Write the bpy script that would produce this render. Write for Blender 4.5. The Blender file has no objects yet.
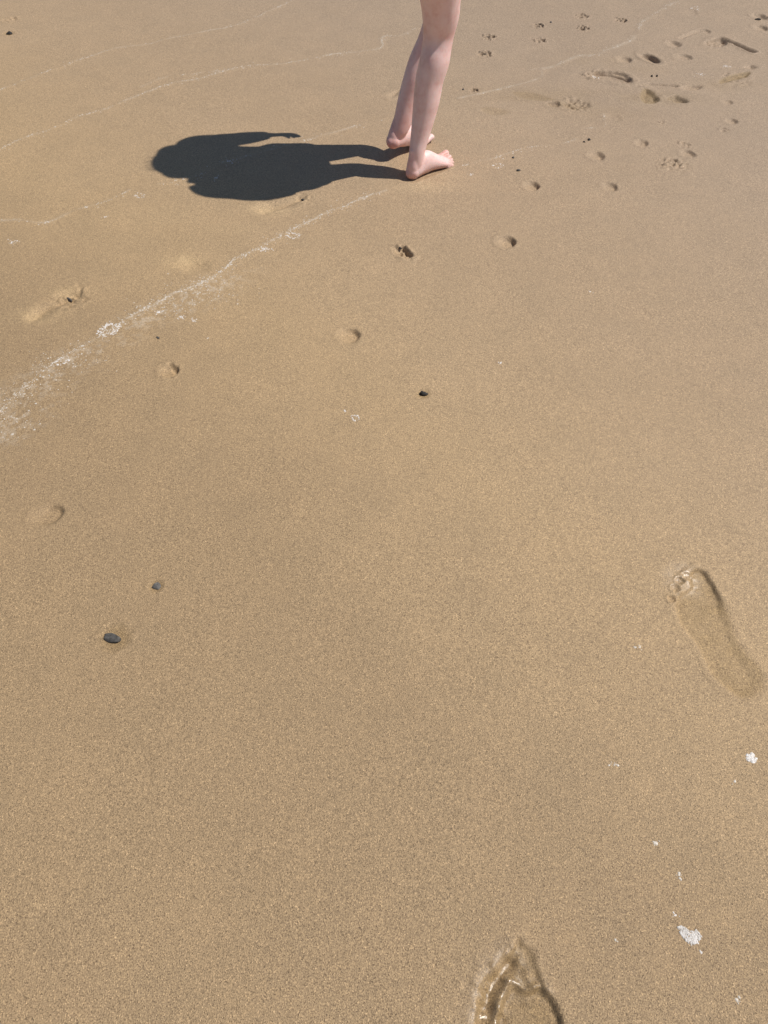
import bpy, bmesh, math, random
import numpy as np
from mathutils import Vector, Matrix, Quaternion
R = math.radians
scene = bpy.context.scene
col = scene.collection

# ---------------------------------------------------------------- camera, sky, sun, exposure
CAM_H, PITCH, F = 1.15, R(52), 740.0
cam_d = bpy.data.cameras.new('camera'); cam = bpy.data.objects.new('camera', cam_d); col.objects.link(cam)
cam_d.sensor_fit = 'VERTICAL'; cam_d.sensor_height = 24.0; cam_d.lens = 24.0 * F / 1024.0
cam_d.clip_start = 0.02; cam_d.clip_end = 2000
cam.location = (0, 0, CAM_H); cam.rotation_euler = (R(90) - PITCH, 0, 0)
scene.camera = cam

SUN_EL, SUN_AZ = R(57), R(4)            # azimuth measured from +x towards +y
world = bpy.data.worlds.new('World'); scene.world = world; world.use_nodes = True
wn = world.node_tree.nodes; wl = world.node_tree.links; wn.clear()
sky = wn.new('ShaderNodeTexSky'); sky.sky_type = 'NISHITA'; sky.sun_disc = False
sky.sun_elevation = SUN_EL; sky.sun_rotation = R(90) - SUN_AZ; sky.dust_density = 0.3; sky.ozone_density = 2.0
bg = wn.new('ShaderNodeBackground'); bg.inputs['Strength'].default_value = 0.066
wo = wn.new('ShaderNodeOutputWorld'); wl.new(sky.outputs[0], bg.inputs[0]); wl.new(bg.outputs[0], wo.inputs[0])
sun_d = bpy.data.lights.new('sun', 'SUN'); sun = bpy.data.objects.new('sun', sun_d); col.objects.link(sun)
sun_d.energy = 4.4; sun_d.angle = R(0.53); sun_d.color = (1.0, 0.955, 0.89)
sdir = Vector((math.cos(SUN_EL) * math.cos(SUN_AZ), math.cos(SUN_EL) * math.sin(SUN_AZ), math.sin(SUN_EL)))
sun.rotation_euler = sdir.to_track_quat('Z', 'Y').to_euler(); sun.location = sdir * 20
scene.view_settings.view_transform = 'Standard'; scene.view_settings.look = 'None'
scene.view_settings.exposure = 0.0; scene.view_settings.gamma = 1.0
scene.view_settings.use_curve_mapping = False

# ---------------------------------------------------------------- helpers
def U(px, py, z=0.0):
    """where the sight line through a measured photo point meets the beach"""
    v = py - 512.0; u = px - 384.0
    dx, dy, dz = u / F, math.cos(PITCH) - v / F * math.sin(PITCH), -math.sin(PITCH) - v / F * math.cos(PITCH)
    t = (z - CAM_H) / dz
    return np.array((dx * t, dy * t))
def on_y(px, py, Y):
    v = py - 512.0; u = px - 384.0
    dx, dy, dz = u / F, math.cos(PITCH) - v / F * math.sin(PITCH), -math.sin(PITCH) - v / F * math.cos(PITCH)
    t = Y / dy
    return Vector((dx * t, Y, CAM_H + dz * t))
def tag(o, label=None, cat=None, group=None, kind=None):
    if label: o['label'] = label
    if cat: o['category'] = cat
    if group: o['group'] = group
    if kind: o['kind'] = kind
    return o
def sstep(x):
    x = np.clip(x, 0, 1); return x * x * (3 - 2 * x)
def hash2(ix, iy, seed):
    h = (ix.astype(np.int64) * 374761393 + iy.astype(np.int64) * 668265263 + seed * 974634777) & 0xffffffff
    h = ((h ^ (h >> 13)) * 1274126177) & 0xffffffff
    return ((h ^ (h >> 16)) & 0xffff) / 65535.0
def vnoise(X, Y, s, seed):
    x = X / s; y = Y / s
    ix = np.floor(x); iy = np.floor(y); fx = x - ix; fy = y - iy
    fx = fx * fx * fx * (fx * (fx * 6 - 15) + 10); fy = fy * fy * fy * (fy * (fy * 6 - 15) + 10)
    a = hash2(ix, iy, seed); b = hash2(ix + 1, iy, seed); c = hash2(ix, iy + 1, seed); d = hash2(ix + 1, iy + 1, seed)
    return ((a * (1 - fx) + b * fx) * (1 - fy) + (c * (1 - fx) + d * fx) * fy) * 2 - 1
def spline(pts, n=10, closed=True):
    pts = [np.array(p, float) for p in pts]; N = len(pts); out = []
    rng = range(N) if closed else range(N - 1)
    for i in rng:
        if closed: p0, p1, p2, p3 = pts[i - 1], pts[i], pts[(i + 1) % N], pts[(i + 2) % N]
        else: p0, p1, p2, p3 = pts[max(i - 1, 0)], pts[i], pts[i + 1], pts[min(i + 2, N - 1)]
        for k in range(n):
            t = k / n
            out.append(0.5 * ((2 * p1) + (-p0 + p2) * t + (2 * p0 - 5 * p1 + 4 * p2 - p3) * t * t + (-p0 + 3 * p1 - 3 * p2 + p3) * t ** 3))
    if not closed: out.append(pts[-1])
    return np.array(out)
def seg_dist(X, Y, P, closed):
    d = np.full(X.shape, 1e9); n = len(P)
    for i in range(n if closed else n - 1):
        a = P[i]; b = P[(i + 1) % n]; ab = b - a; L = ab @ ab + 1e-12
        t = np.clip(((X - a[0]) * ab[0] + (Y - a[1]) * ab[1]) / L, 0, 1)
        d = np.minimum(d, np.hypot(X - a[0] - t * ab[0], Y - a[1] - t * ab[1]))
    return d
def inside(X, Y, P):
    r = np.zeros(X.shape, bool); n = len(P)
    for i in range(n):
        x1, y1 = P[i]; x2, y2 = P[(i + 1) % n]
        if y1 == y2: continue
        c = ((y1 > Y) != (y2 > Y)) & (X < (x2 - x1) * (Y - y1) / (y2 - y1) + x1)
        r ^= c
    return r
def sdf(X, Y, P):
    d = seg_dist(X, Y, P, True); return np.where(inside(X, Y, P), d, -d)      # positive inside

# ---------------------------------------------------------------- the beach height field
def grow(start, step, sign, far=400):
    out = []; x = start
    while abs(x) < far: step *= 1.22; x += sign * step; out.append(x)
    return out
xs = list(np.arange(-0.8, 0.8001, 0.0025)); xr = list(np.arange(0.8035, 1.86, 0.0035))
xs = [-v for v in xr[::-1]] + xs + xr
xs = grow(xs[0], .0035, -1)[::-1] + xs + grow(xs[-1], .0035, 1)
ys = list(np.arange(-0.32, 1.3001, 0.0025)) + list(np.arange(1.3032, 3.95, 0.0032))
ys = grow(ys[0], .0025, -1)[::-1] + ys + grow(ys[-1], .0032, 1)
xs = np.array(xs); ys = np.array(ys); NX, NY = len(xs), len(ys)
GX, GY = np.meshgrid(xs, ys)
near = sstep((6.0 - np.hypot(GX, GY - 1.8)) / 3.0)
H = (vnoise(GX, GY, .9, 1) * .004 + vnoise(GX, GY, .33, 2) * .0013 + vnoise(GX + GY * .4, GY, .12, 3) * .0004
     + vnoise(GX, GY, .05, 4) * .00018 + vnoise(GX, GY, .011, 5) * .00016 + vnoise(GX, GY, .0062, 6) * .00018) * near
FOAM = np.zeros_like(H); WET = np.zeros_like(H); GLOSS = np.zeros_like(H); DRY = np.zeros_like(H)
REG = np.full((NY - 1, NX - 1), -1, np.int32); REGIONS = []      # (name, label, category, group)
def box(x0, y0, x1, y1):
    return slice(np.searchsorted(ys, y0), np.searchsorted(ys, y1)), slice(np.searchsorted(xs, x0), np.searchsorted(xs, x1))
def region(sl, mask, info):
    """faces of the height field that belong to one print or dent"""
    k = len(REGIONS); REGIONS.append(info)
    m = mask[:-1, :-1] & mask[1:, 1:]
    r = REG[sl[0].start:sl[0].stop - 1, sl[1].start:sl[1].stop - 1]
    r[m & (r < 0)] = k
def poly_px(pts): return [U(*p) for p in pts]
def wobble(x, y, s, a, seed): return vnoise(x, y, s, seed) * a

def print_poly(P, depth, wall, info, rim=.0, rimw=.008, wallfn=None, reg=True, pad=.03, rough=.0005, seed=11, damp=0):
    x0, y0 = P.min(0) - pad; x1, y1 = P.max(0) + pad
    sl = box(x0, y0, x1, y1); X, Y = GX[sl], GY[sl]
    d = sdf(X, Y, P) + wobble(X, Y, .012, .0012, seed) + wobble(X, Y, .03, .0016, seed + 1)
    w = wall if wallfn is None else wallfn(X, Y)
    s = sstep(d / w)
    if callable(depth): depth = depth(X, Y)
    if damp: WET[sl] = np.maximum(WET[sl], damp * sstep((d + .002) / .012) * (1 + .25 * vnoise(X, Y, .02, seed + 7)))
    H[sl] -= depth * s * (1 + .12 * vnoise(X, Y, .035, seed + 2))
    H[sl] += rough * s * vnoise(X, Y, .009, seed + 3)
    if rim: H[sl] += rim * np.exp(-((d + rimw * .8) / rimw) ** 2) * (1 + .5 * vnoise(X, Y, .014, seed + 4))
    if reg: region(sl, d > -.004, info)
    return sl, X, Y, d

def dent(px, py, wpx, hpx, depth, info, rot=0.0, crumb=0.0, seed=0, soft=0.0, rim=.07, reg=True, wet=0.0, wob=.05):
    c = U(px, py); a = abs(U(px + wpx / 2, py)[0] - U(px - wpx / 2, py)[0]) / 2
    b = abs(U(px, py - hpx / 2)[1] - U(px, py + hpx / 2)[1]) / 2
    m = max(a, b) * 1.9
    sl = box(c[0] - m, c[1] - m, c[0] + m, c[1] + m); X, Y = GX[sl], GY[sl]
    X2, Y2 = X - c[0], Y - c[1]; cr, sr = math.cos(rot), math.sin(rot)
    u = (X2 * cr + Y2 * sr) / a; v = (-X2 * sr + Y2 * cr) / b
    q = np.hypot(u, v) * (1 + wob * vnoise(X, Y, .022, 70 + seed) + .02 * vnoise(X, Y, .008, 71 + seed))
    east = np.clip(u / np.maximum(q, .15), -1, 1) * .5 + .5
    w = (.95 - .60 * east) * (1 + soft)
    s = sstep((1 + soft * .3 - q) / w)
    H[sl] -= depth * s * (.5 + .5 * np.clip(u * .6 + .55, 0, 1))
    H[sl] += rim * depth * np.exp(-((q - 1.12) / .14) ** 2) * (.6 + .6 * (1 - east))
    if crumb: H[sl] += crumb * np.maximum(vnoise(X, Y, .010, 80 + seed), -.3) * np.exp(-((q - .75) / .5) ** 2)
    if wet: WET[sl] = np.maximum(WET[sl], wet * sstep((1.1 - q) / .5))
    if reg: region(sl, q < 1.22, info)

G_OLD = 'round heel dents pressed across the sand'
# --- the big bare footprint at the right edge
P = spline(poly_px([(695,567),(701,567),(708,571),(714,581),(719,591),(726,602),(731,615),(737,634),(749,652),(762,668),(767,684),(759,696),(742,699),
     (725,688),(711,674),(702,656),(693,641),(683,628),(677,615),(675,603),(678,595),(684,590),(690,585),(689,578),(690,571)]), 6)
hi = U(724, 600)
def wf(X, Y):
    toe = sstep((Y - .665) / .05)
    e = sstep((X - .555) / .10)
    return .009 * (1 - e) + (.0052 * toe + .040 * (1 - toe)) * e
sl, X, Y, d = print_poly(P, lambda X, Y: .0042 + .0026 * sstep((Y - .62) / .08) - .0016 * np.exp(-((Y - .64) / .05) ** 2), .01, ('footprint', 'long bare right footprint with clear toe marks at the right edge of the sand', 'footprint', 'bare footprints in the near sand'), rim=.0011, rimw=.006, wallfn=wf, seed=20, damp=.42)
for (tx, ty, r, dp) in [(672.5,598,4.4,.0042),(676,587.5,4.6,.0022),(680.5,580,4.6,.0022),(687.5,575.5,5,.0024)]:
    c = U(tx, ty); rr = r / 560
    q = np.hypot(X - c[0], (Y - c[1])) / rr
    H[sl] -= dp * sstep((1.15 - q) / .7)
    H[sl] += .0016 * np.exp(-((q - 1.25) / .25) ** 2)
for (tx, ty, r, hgt) in [(692,588,3.4,.0013),(683.5,583,2.2,.0022),(680,590,2.6,.0014),(697,566,5,.0014),(679,573,3,.0012),(685,569.5,3,.0012)]:
    c = U(tx, ty); H[sl] += hgt * np.exp(-(((X - c[0]) ** 2 + (Y - c[1]) ** 2) / (r / 560) ** 2))
region(sl, np.hypot(X - U(679,586)[0], Y - U(679,586)[1]) < .034, REGIONS[-1]); m_ = REG == len(REGIONS) - 1; REG[m_] = len(REGIONS) - 2; REGIONS.pop()
c = U(685, 578); GLOSS[sl] = np.maximum(GLOSS[sl], (.62 + .3 * vnoise(X, Y, .012, 321)) * np.exp(-(np.hypot(X - c[0], Y - c[1]) / .036) ** 4))
# --- the footprint cut by the bottom edge of the photo
P = spline(poly_px([(474,1010),(475,996),(481,979),(493,967),(506,950),(516,936),(524,940),(535,953),(544,977),(552,992),(560,1006),(566,1030),(568,1070),(566,1120),(560,1180),(545,1240),(520,1262),(497,1240),(488,1180),(480,1110),(474,1055)]), 6)
sl, X, Y, d = print_poly(P, .0058, .010, ('footprint', 'deep smeared bare footprint with a ridged toe end at the bottom edge', 'footprint', 'bare footprints in the near sand'), rim=.0009, rimw=.006, seed=30, rough=.0009, damp=.45)
P2 = spline(poly_px([(498,1030),(499,1008),(505,996),(516,984),(527,991),(540,985),(550,993),(559,1008),(565,1030),(567,1080),(563,1140),(550,1215),(522,1240),(500,1200),(497,1120)]), 6)
d2 = sdf(X, Y, P2) + wobble(X, Y, .010, .0014, 36)
H[sl] -= .0035 * sstep((d2 + .001) / .007)
rdg = seg_dist(X, Y, spline(poly_px([(493,1090),(495,1024),(499,1003),(505,990),(511,980),(517,984),(527,990),(538,986),(546,992)]), 6, False), False) + wobble(X, Y, .012, .001, 35)
H[sl] += .0062 * np.exp(-(np.maximum(rdg, 0) / .0048) ** 2) * (.8 + .5 * vnoise(X, Y, .016, 37))
tr = seg_dist(X, Y, spline(poly_px([(484,1090),(484,1024),(487,1001),(494,984),(503,972),(509,964)]), 6, False), False)
H[sl] -= .0050 * np.exp(-(tr / .0085) ** 2) * (.85 + .3 * vnoise(X, Y, .018, 38))
wd = seg_dist(X, Y, spline(poly_px([(518,948),(526,962),(531,976)]), 6, False), False)
H[sl] += .0032 * np.exp(-(wd / .010) ** 2)
GLOSS[sl] = np.maximum(GLOSS[sl], (.85 + .3 * vnoise(X, Y, .012, 322)) * np.exp(-(tr / .022) ** 2) + .6 * np.exp(-(rdg / .008) ** 2))
for (tx, ty, r, hgt) in [(483,998,5,.004),(484,1015,5,.004),(478,1008,4,.003),(507,955,5,.0045),(494,966,4,.003),(533,988,5,.003),(514,948,4,.003),(478,985,4,.003),(500,1010,5,.003)]:
    c = U(tx, ty); H[sl] += hgt * np.exp(-(((X - c[0]) ** 2 + (Y - c[1]) ** 2) / (r / 800) ** 2))
H[sl] += .0012 * vnoise(X, Y, .009, 39) * (d > -.006) * np.exp(-(tr / .03) ** 2)

# --- heel dents
dents = [
 (403,252,15,13,.012,'heel dent with a dark broken hole in its rim below the walking feet',.004),
 (506,242,21,12,.013,'smooth oval heel dent standing alone right of the child\'s feet',0),
 (348,335,25,17,.010,'shallow heel dent with a pale lip near the middle of the beach',0),
 (168,371,21,14,.009,'small heel dent just below the main foam line',.002),
 (46,516,36,21,.009,'wide shallow heel dent near the left edge of the sand',0),
 (531,186,15,10,.013,'round heel dent beside the thin foam line right of the feet',.001),
 (596,156,16,9,.013,'dark round heel dent below the small black specks',0),
 (609,187,16,9,.010,'pale lipped heel dent, lowest of the right hand cluster',0),
 (641,143,15,7,.010,'thin crescent heel dent between two crumbly paw prints',0),
 (688,154,14,8,.009,'faint heel dent beside crumbled sand pellets on the right',0),
 (731,121,14,6,.008,'flat heel dent nearest the right edge above the plain sand',0),
 (624,59,15,7,.010,'small dent left of the deep crescent dent at top right',0),
 (683,57,17,7,.010,'small oval dent right of the deep crescent dent',0),
 (673,44,15,7,.012,'dark edged dent at the foot of a short pale streak',.002),
 (759,17,15,7,.012,'upper dent of the pair in the top right corner',.002),
 (760,28,16,7,.010,'lower dent of the pair in the top right corner',0),
 (705,31,11,5,.009,'tiny dent at the upper end of the short pale streak',0),
 (727,102,12,5,.006,'very faint dent at the right above the smooth sand',0)]
for i, (x, y, w, h_, dp, lab, cr) in enumerate(dents):
    rv = random.Random(i * 13 + 5)
    if i in (0, 1, 2, 3, 4): dp *= 1.3
    dent(x, y, w * rv.uniform(1.0, 1.2), h_ * rv.uniform(1.05, 1.25), dp * rv.uniform(.8, 1.1), ('heel_dent', lab, 'sand dent', G_OLD), rot=rv.uniform(0, .7), crumb=cr + rv.choice((0, .0008, .0015)), seed=i * 3, soft=0 if i < 5 else rv.choice((0, .1, .25)), wob=rv.uniform(.05, .12))
dent(650,58,17,13,.018, ('heel_dent', 'deep crescent dent with a dark right wall near the top right', 'sand dent', G_OLD), rot=.55, seed=60, rim=.12, soft=-.35)
dent(611,118,24,10,.003, ('heel_dent', 'barely visible round dent beside the curled foam streak', 'sand dent', G_OLD), seed=61, soft=.3)
dent(690,12,15,9,.003, ('heel_dent', 'shallow ringed dent near the top edge', 'sand dent', G_OLD), seed=62, soft=.3)
# --- old, half filled footprints
G_F = 'old soft footprints around the feet and top right'
def old_print(pts, dp, lab, wall=.02, seed=40, rough=.0008, rim=.001, wet=0, cat='footprint', name='footprint', group=G_F):
    P = spline(poly_px(pts), 6)
    sl, X, Y, d = print_poly(P, dp, wall, (name, lab, cat, group), rim=rim, rimw=.012, seed=seed, rough=rough, pad=.05)
    if wet: WET[sl] = np.maximum(WET[sl], wet * sstep((d + .004) / .012))
    return sl, X, Y, d
old_print([(24,318),(33,307),(52,296),(68,290),(84,289),(88,297),(76,305),(60,311),(45,320),(30,325)], .010, 'old footprint with cracked crumbly toe end at the left', .035, 42)
old_print([(176,266),(184,258),(198,256),(210,259),(213,267),(203,273),(188,273)], .006, 'faint filled footprint just above the main foam line', .04, 43)
old_print([(250,208),(262,201),(285,196),(303,192),(311,197),(300,204),(280,211),(262,216)], .010, 'old footprint beside the near edge of the child\'s shadow', .035, 44)
old_print([(588,75),(598,71),(612,71),(625,74),(633,80),(630,84),(618,83),(603,80),(592,78)], .009, 'long narrow footprint with a black upper edge and bubbly tip', .010, 45, rim=.003)
old_print([(546,103),(551,101),(560,102),(560,106),(552,107)], .012, 'small dark pit left of the smeared toe scrape', .012, 46, cat='sand dent', name='heel_dent', group=G_OLD)
old_print([(561,102),(572,99),(588,102),(590,107),(576,109),(564,107)], .011, 'smeared dark scrape beside a small pit', .022, 47, rough=.003)
old_print([(512,92),(530,92),(546,96),(556,100),(540,101),(520,98)], .007, 'long soft grey smear in the sand right of the child\'s knee', .05, 48, wet=.5)
old_print([(640,92),(646,88),(656,93),(660,101),(652,104),(641,101)], .012, 'olive wet print under a thin ridge', .02, 49, wet=.8)
old_print([(666,98),(676,95),(688,100),(688,103),(676,103)], .012, 'narrow wet print right of the olive one', .018, 50, wet=.5)
old_print([(681,87),(692,84),(703,86),(698,90),(686,90)], .009, 'short thin scrape at the end of the ridge', .015, 51)
old_print([(718,82),(724,77),(738,73),(750,72),(748,77),(735,80),(722,84)], .011, 'olive tinted wet print near the right edge', .02, 52, wet=.9)
old_print([(742,67),(750,64),(758,67),(752,70)], .008, 'small grey print above the olive tinted one', .02, 53)
old_print([(705,43),(712,39),(722,38),(728,43),(722,47),(711,47)], .012, 'print with a pale inside where the drag groove starts', .014, 54, rough=.003, rim=.002)
old_print([(386,96),(392,91),(400,90),(399,95),(392,98)], .006, 'tiny scrape behind the child\'s calf', .018, 55)
old_print([(480,108),(495,108),(510,112),(500,116),(486,114)], .003, 'faint grey patch left of the pits', .04, 56, wet=.3)
def crumble(px, py, r, amp, seed, sc=.011):
    c = U(px, py); sl = box(c[0] - .2, c[1] - .2, c[0] + .2, c[1] + .2); X, Y = GX[sl], GY[sl]
    q = np.hypot(X - c[0], Y - c[1]) / r
    k = vnoise(X, Y, sc, seed); H[sl] += amp * (np.maximum(k, -.2) - 1.6 * np.maximum(-k - .35, 0)) * np.exp(-q ** 3)
crumble(72, 297, .045, .006, 401); crumble(62, 303, .05, .0025, 402); crumble(404, 249, .022, .005, 403, .009); crumble(303, 199, .025, .005, 404, .009)
crumble(592, 76, .035, .005, 405, .009); crumble(575, 104, .05, .006, 406, .012); crumble(716, 43, .04, .004, 407); crumble(650, 97, .05, .003, 408, .014)
crumble(672, 165, .05, .004, 409, .008); crumble(172, 368, .018, .0022, 410, .008); crumble(735, 79, .06, .003, 411, .012); crumble(622, 20, .03, .004, 412, .009)
crumble(686, 580, .022, .0010, 413, .006); crumble(495, 1000, .05, .0012, 414, .009); crumble(530, 960, .03, .0010, 415, .008)
def groove(pts, dp, w, lab, rim=.2, seed=90):
    P = spline(poly_px(pts), 6, False); x0, y0 = P.min(0) - .08; x1, y1 = P.max(0) + .08
    sl = box(x0, y0, x1, y1); X, Y = GX[sl], GY[sl]
    d = seg_dist(X, Y, P, False) + vnoise(X, Y, .02, seed) * .002
    H[sl] -= dp * np.exp(-(d / w) ** 2); H[sl] += rim * dp * np.exp(-((d - 2.1 * w) / w) ** 2)
    region(sl, d < 2.4 * w, ('drag_groove', lab, 'groove', 'thin drag grooves at the top right'))
groove([(597,72.5),(610,73),(620,75.5),(629,79)], .011, .0055, 'black upper edge of the long narrow footprint', seed=94)
groove([(724,40),(735,44),(746,49),(753,52)], .016, .009, 'dark straight groove trailing from a print at the top right', seed=91)
groove([(644,85),(655,84),(676,86)], .007, .007, 'thin horizontal groove above the olive wet print', seed=92)
groove([(681,38),(690,34),(701,30)], .006, .008, 'short pale streak groove running up to a tiny dent', seed=93)

# --- paw prints: four toe pits and a pad, with crumbs thrown up
G_PAW = 'dog paw prints in two rows'
def paw(px, py, w, dp, lab, ang=.2, seed=0, crumb=.0035):
    c = U(px, py); a = abs(U(px + w / 2, py)[0] - U(px - w / 2, py)[0])/2 * 1.0
    m = a * 2; sl = box(c[0] - m, c[1] - m, c[0] + m, c[1] + m); X, Y = GX[sl], GY[sl]
    q0 = np.hypot(X - c[0], Y - c[1]) / a
    ca, sa = math.cos(ang), math.sin(ang)
    rnd = random.Random(seed)
    for (u, v, r, k) in [(-.35, 0, .42, .9), (.30, .55, .25, 1), (.62, .2, .25, 1.1), (.60, -.22, .25, 1.1), (.25, -.55, .25, 1)]:
        u += rnd.uniform(-.08, .08); v += rnd.uniform(-.08, .08)
        x = c[0] + a * (u * ca - v * sa); y = c[1] + a * (u * sa + v * ca)
        q = np.hypot(X - x, Y - y) / (a * r)
        H[sl] -= dp * k * rnd.uniform(.6, 1.1) * sstep((1.25 - q) / .55)
    H[sl] += crumb * np.maximum(vnoise(X, Y, .009, 100 + seed), -.25) * sstep((1.5 - q0) / .6)
    region(sl, q0 < 1.35, ('paw_print', lab, 'paw print', G_PAW))
paws = [(485,54,14,'paw print nearest the child\'s knee, lower of its pair'),
 (489,37,14,'paw print right of the knee, upper of its pair'),
 (538,25,12,'middle paw print in the upper row'),
 (540,40,12,'middle paw print in the lower row'),
 (582,16,13,'dark paw print at the right end of the upper row'),
 (584,28,12,'paw print right below the dark topmost one'),
 (621,20,12,'lone paw print further right beside the foam streak'),
 (474,90,9,'small paw print right of the child\'s calf'),
 (673,164,17,'crumbly paw print beside the faint heel dent'),
 (10,20,15,'faint paw print in the top left corner'),
 (684,145,13,'scatter of tiny pits just above the faint heel dent'),
 (724,130,11,'faint pitted paw print below the flat dent at the right'),
 (660,122,9,'small faint paw print between the dents on the right')]
for i, (x, y, w, lab) in enumerate(paws):
    faint = i in (9, 10, 11, 12); paw(x, y, w * 1.05, (.010 if i < 8 else .006) * (.5 if faint else 1.15), lab, ang=.2 + .3 * (i % 3), seed=i * 7 + 1, crumb=.003 if faint else .0055)

# --- foam film laid on the sand by the last waves
foam_lines = {
 'main': [(0,413),(20,392),(50,368),(80,349),(100,337),(122,322),(150,306),(185,289),(215,276),(238,258),(262,246),(290,231),(330,212),(360,199),(386,190)],
 'second_left': [(0,222),(20,221),(45,223),(70,213),(95,206),(118,197),(130,190)],
 'second_right': [(160,184),(190,178),(212,171),(235,160),(262,152),(285,147),(320,137),(350,128),(383,120)],
 'third': [(0,151),(15,143),(50,130),(80,117),(110,108),(140,95),(170,85),(200,79),(245,67),(290,63),(335,54),(370,50),(381,47),(384,36),(400,35),(415,28)],
 'third_twin': [(140,88),(160,79),(190,75),(240,70)],
 'fourth': [(0,92),(40,75),(65,66),(110,50),(150,44),(180,36),(230,27),(250,20),(270,10),(292,0)],
 'knee_line': [(460,98),(479,94),(512,86),(533,81),(541,77),(543,70)],
 'pit_line': [(530,70),(552,67),(567,61),(579,56),(594,55),(608,50),(625,43),(633,38),(640,26),(650,16),(672,4),(680,0)],
 'toe_line': [(452,167),(485,161),(500,156),(515,151),(530,148),(560,144),(577,139)],
 'curl': [(580,128),(598,127),(606,122),(604,114)],
}
WLINES = {}
for k, pts in foam_lines.items():
    P = spline(poly_px(pts), 5, False)
    P = P + np.stack([vnoise(P[:, 0], P[:, 1], .06, 200) * .006 + vnoise(P[:, 0], P[:, 1], .02, 202) * .0025, vnoise(P[:, 0], P[:, 1], .05, 201) * .006 + vnoise(P[:, 0], P[:, 1], .018, 203) * .0025], 1)
    WLINES[k] = P
    x0, y0 = P.min(0) - .15; x1, y1 = P.max(0) + .15
    sl = box(x0, y0, x1, y1); X, Y = GX[sl], GY[sl]
    d = seg_dist(X, Y, P, False)
    gap = .42 + .6 * vnoise(X, Y, .16, 210 + len(k)) + .5 * vnoise(X, Y, .04, 211)
    wdt = {'main': .0042, 'third': .006, 'pit_line': .008}.get(k, .005) * (1 + .5 * vnoise(X, Y, .03, 212))
    line = np.exp(-(d / wdt) ** 2) * np.clip(gap + (.10 if k == 'main' else .0), 0, 1) * (.54 if k == 'main' else .42)
    if k in ('main',):   # lacy film on the near side of the main line
        nx = (X + Y * -1.05)     # seaward side
        side = np.zeros_like(X)
        for (cx, cy, rr, am) in [(195,297,.13,.75),(150,316,.10,.7),(70,362,.12,.65),(40,385,.12,.55),(10,420,.10,.6),(0,440,.10,.45),(225,282,.08,.55),(100,352,.1,.5)]:
            c = U(cx, cy); side = np.maximum(side, am * np.exp(-(((X - c[0]) * .75 + (Y - c[1]) * .66) / rr) ** 2 - (((X - c[0]) * -.66 + (Y - c[1]) * .75) / (rr * .36)) ** 2))
        lace = sstep((vnoise(X, Y, .016, 220) * .6 + vnoise(X, Y, .007, 221) * .6 + .12) / .55)
        line = np.maximum(line, side * lace * .8)
    FOAM[sl] = np.maximum(FOAM[sl], line)
    H[sl] += .0009 * np.exp(-(d / .012) ** 2)
for (cx, cy, r) in [(640,647,9),(612,750,7)]:
    c = U(cx, cy); sl = box(c[0]-.06, c[1]-.06, c[0]+.06, c[1]+.06); X, Y = GX[sl], GY[sl]
    H[sl] += .0012 * vnoise(X, Y, .008, 300) * np.exp(-((X-c[0])**2 + (Y-c[1])**2) / .012**2)
# damp sand squeezed pale round the standing foot, and dry old scuffs
for (cx, cy, rx, ry, am) in [(425,186,.10,.035,.5),(452,176,.05,.03,.3),(266,209,.055,.03,.75),(300,199,.03,.02,.4),(183,262,.05,.035,.6),(36,316,.06,.035,.7),(66,293,.04,.025,.5),
                             (170,215,.10,.05,.15),(235,228,.10,.03,.15),(640,104,.03,.02,.2),(600,150,.03,.02,.2)]:
    c = U(cx, cy); sl = box(c[0] - .4, c[1] - .3, c[0] + .4, c[1] + .3); X, Y = GX[sl], GY[sl]
    DRY[sl] = np.maximum(DRY[sl], am * np.exp(-((X - c[0]) / rx) ** 2 - ((Y - c[1]) / ry) ** 2) * (1 + .3 * vnoise(X, Y, .02, 310)))
for (cx, cy, rx, ry, am) in [(545,94,.22,.05,.22),(520,98,.14,.03,.25),(610,112,.18,.08,.12),(575,105,.08,.04,.35),(660,98,.14,.05,.3),(600,60,.2,.08,.12),(720,85,.12,.05,.2),(640,70,.1,.04,.15)]:
    c = U(cx, cy); sl = box(c[0] - .6, c[1] - .3, c[0] + .6, c[1] + .3); X, Y = GX[sl], GY[sl]
    WET[sl] = np.maximum(WET[sl], am * np.exp(-((X - c[0]) / rx) ** 2 - ((Y - c[1]) / ry) ** 2) * (1 + .5 * vnoise(X, Y, .05, 311)))
for (h0, h1, dp) in [((409.5,177),(438,166),.0022)]:
    a_, b_ = U(*h0), U(*h1); sl = box(a_[0] - .1, a_[1] - .1, b_[0] + .1, b_[1] + .1); X, Y = GX[sl], GY[sl]
    d = seg_dist(X, Y, np.array([a_, b_]), False); H[sl] += -dp * sstep((.036 - d) / .012) + .0012 * np.exp(-((d - .040) / .008) ** 2) * (1 + .6 * vnoise(X, Y, .015, 312))
for (cx, cy, rr) in [(114,638,.017),(156,586,.009),(423,393,.010),(9,34,.014)]:
    c = U(cx, cy); sl = box(c[0] - .08, c[1] - .08, c[0] + .08, c[1] + .08); X, Y = GX[sl], GY[sl]
    q = np.hypot(X - c[0], Y - c[1]) / rr; H[sl] += -.0028 * np.exp(-(q / 1.35) ** 2) + .0010 * np.exp(-((q - 1.9) / .4) ** 2) * (1 + vnoise(X, Y, .012, 313)); WET[sl] = np.maximum(WET[sl], .5 * np.exp(-(q / 1.5) ** 4))
# keep the wetness mask from going negative
WET = np.maximum(WET, 0)

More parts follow.
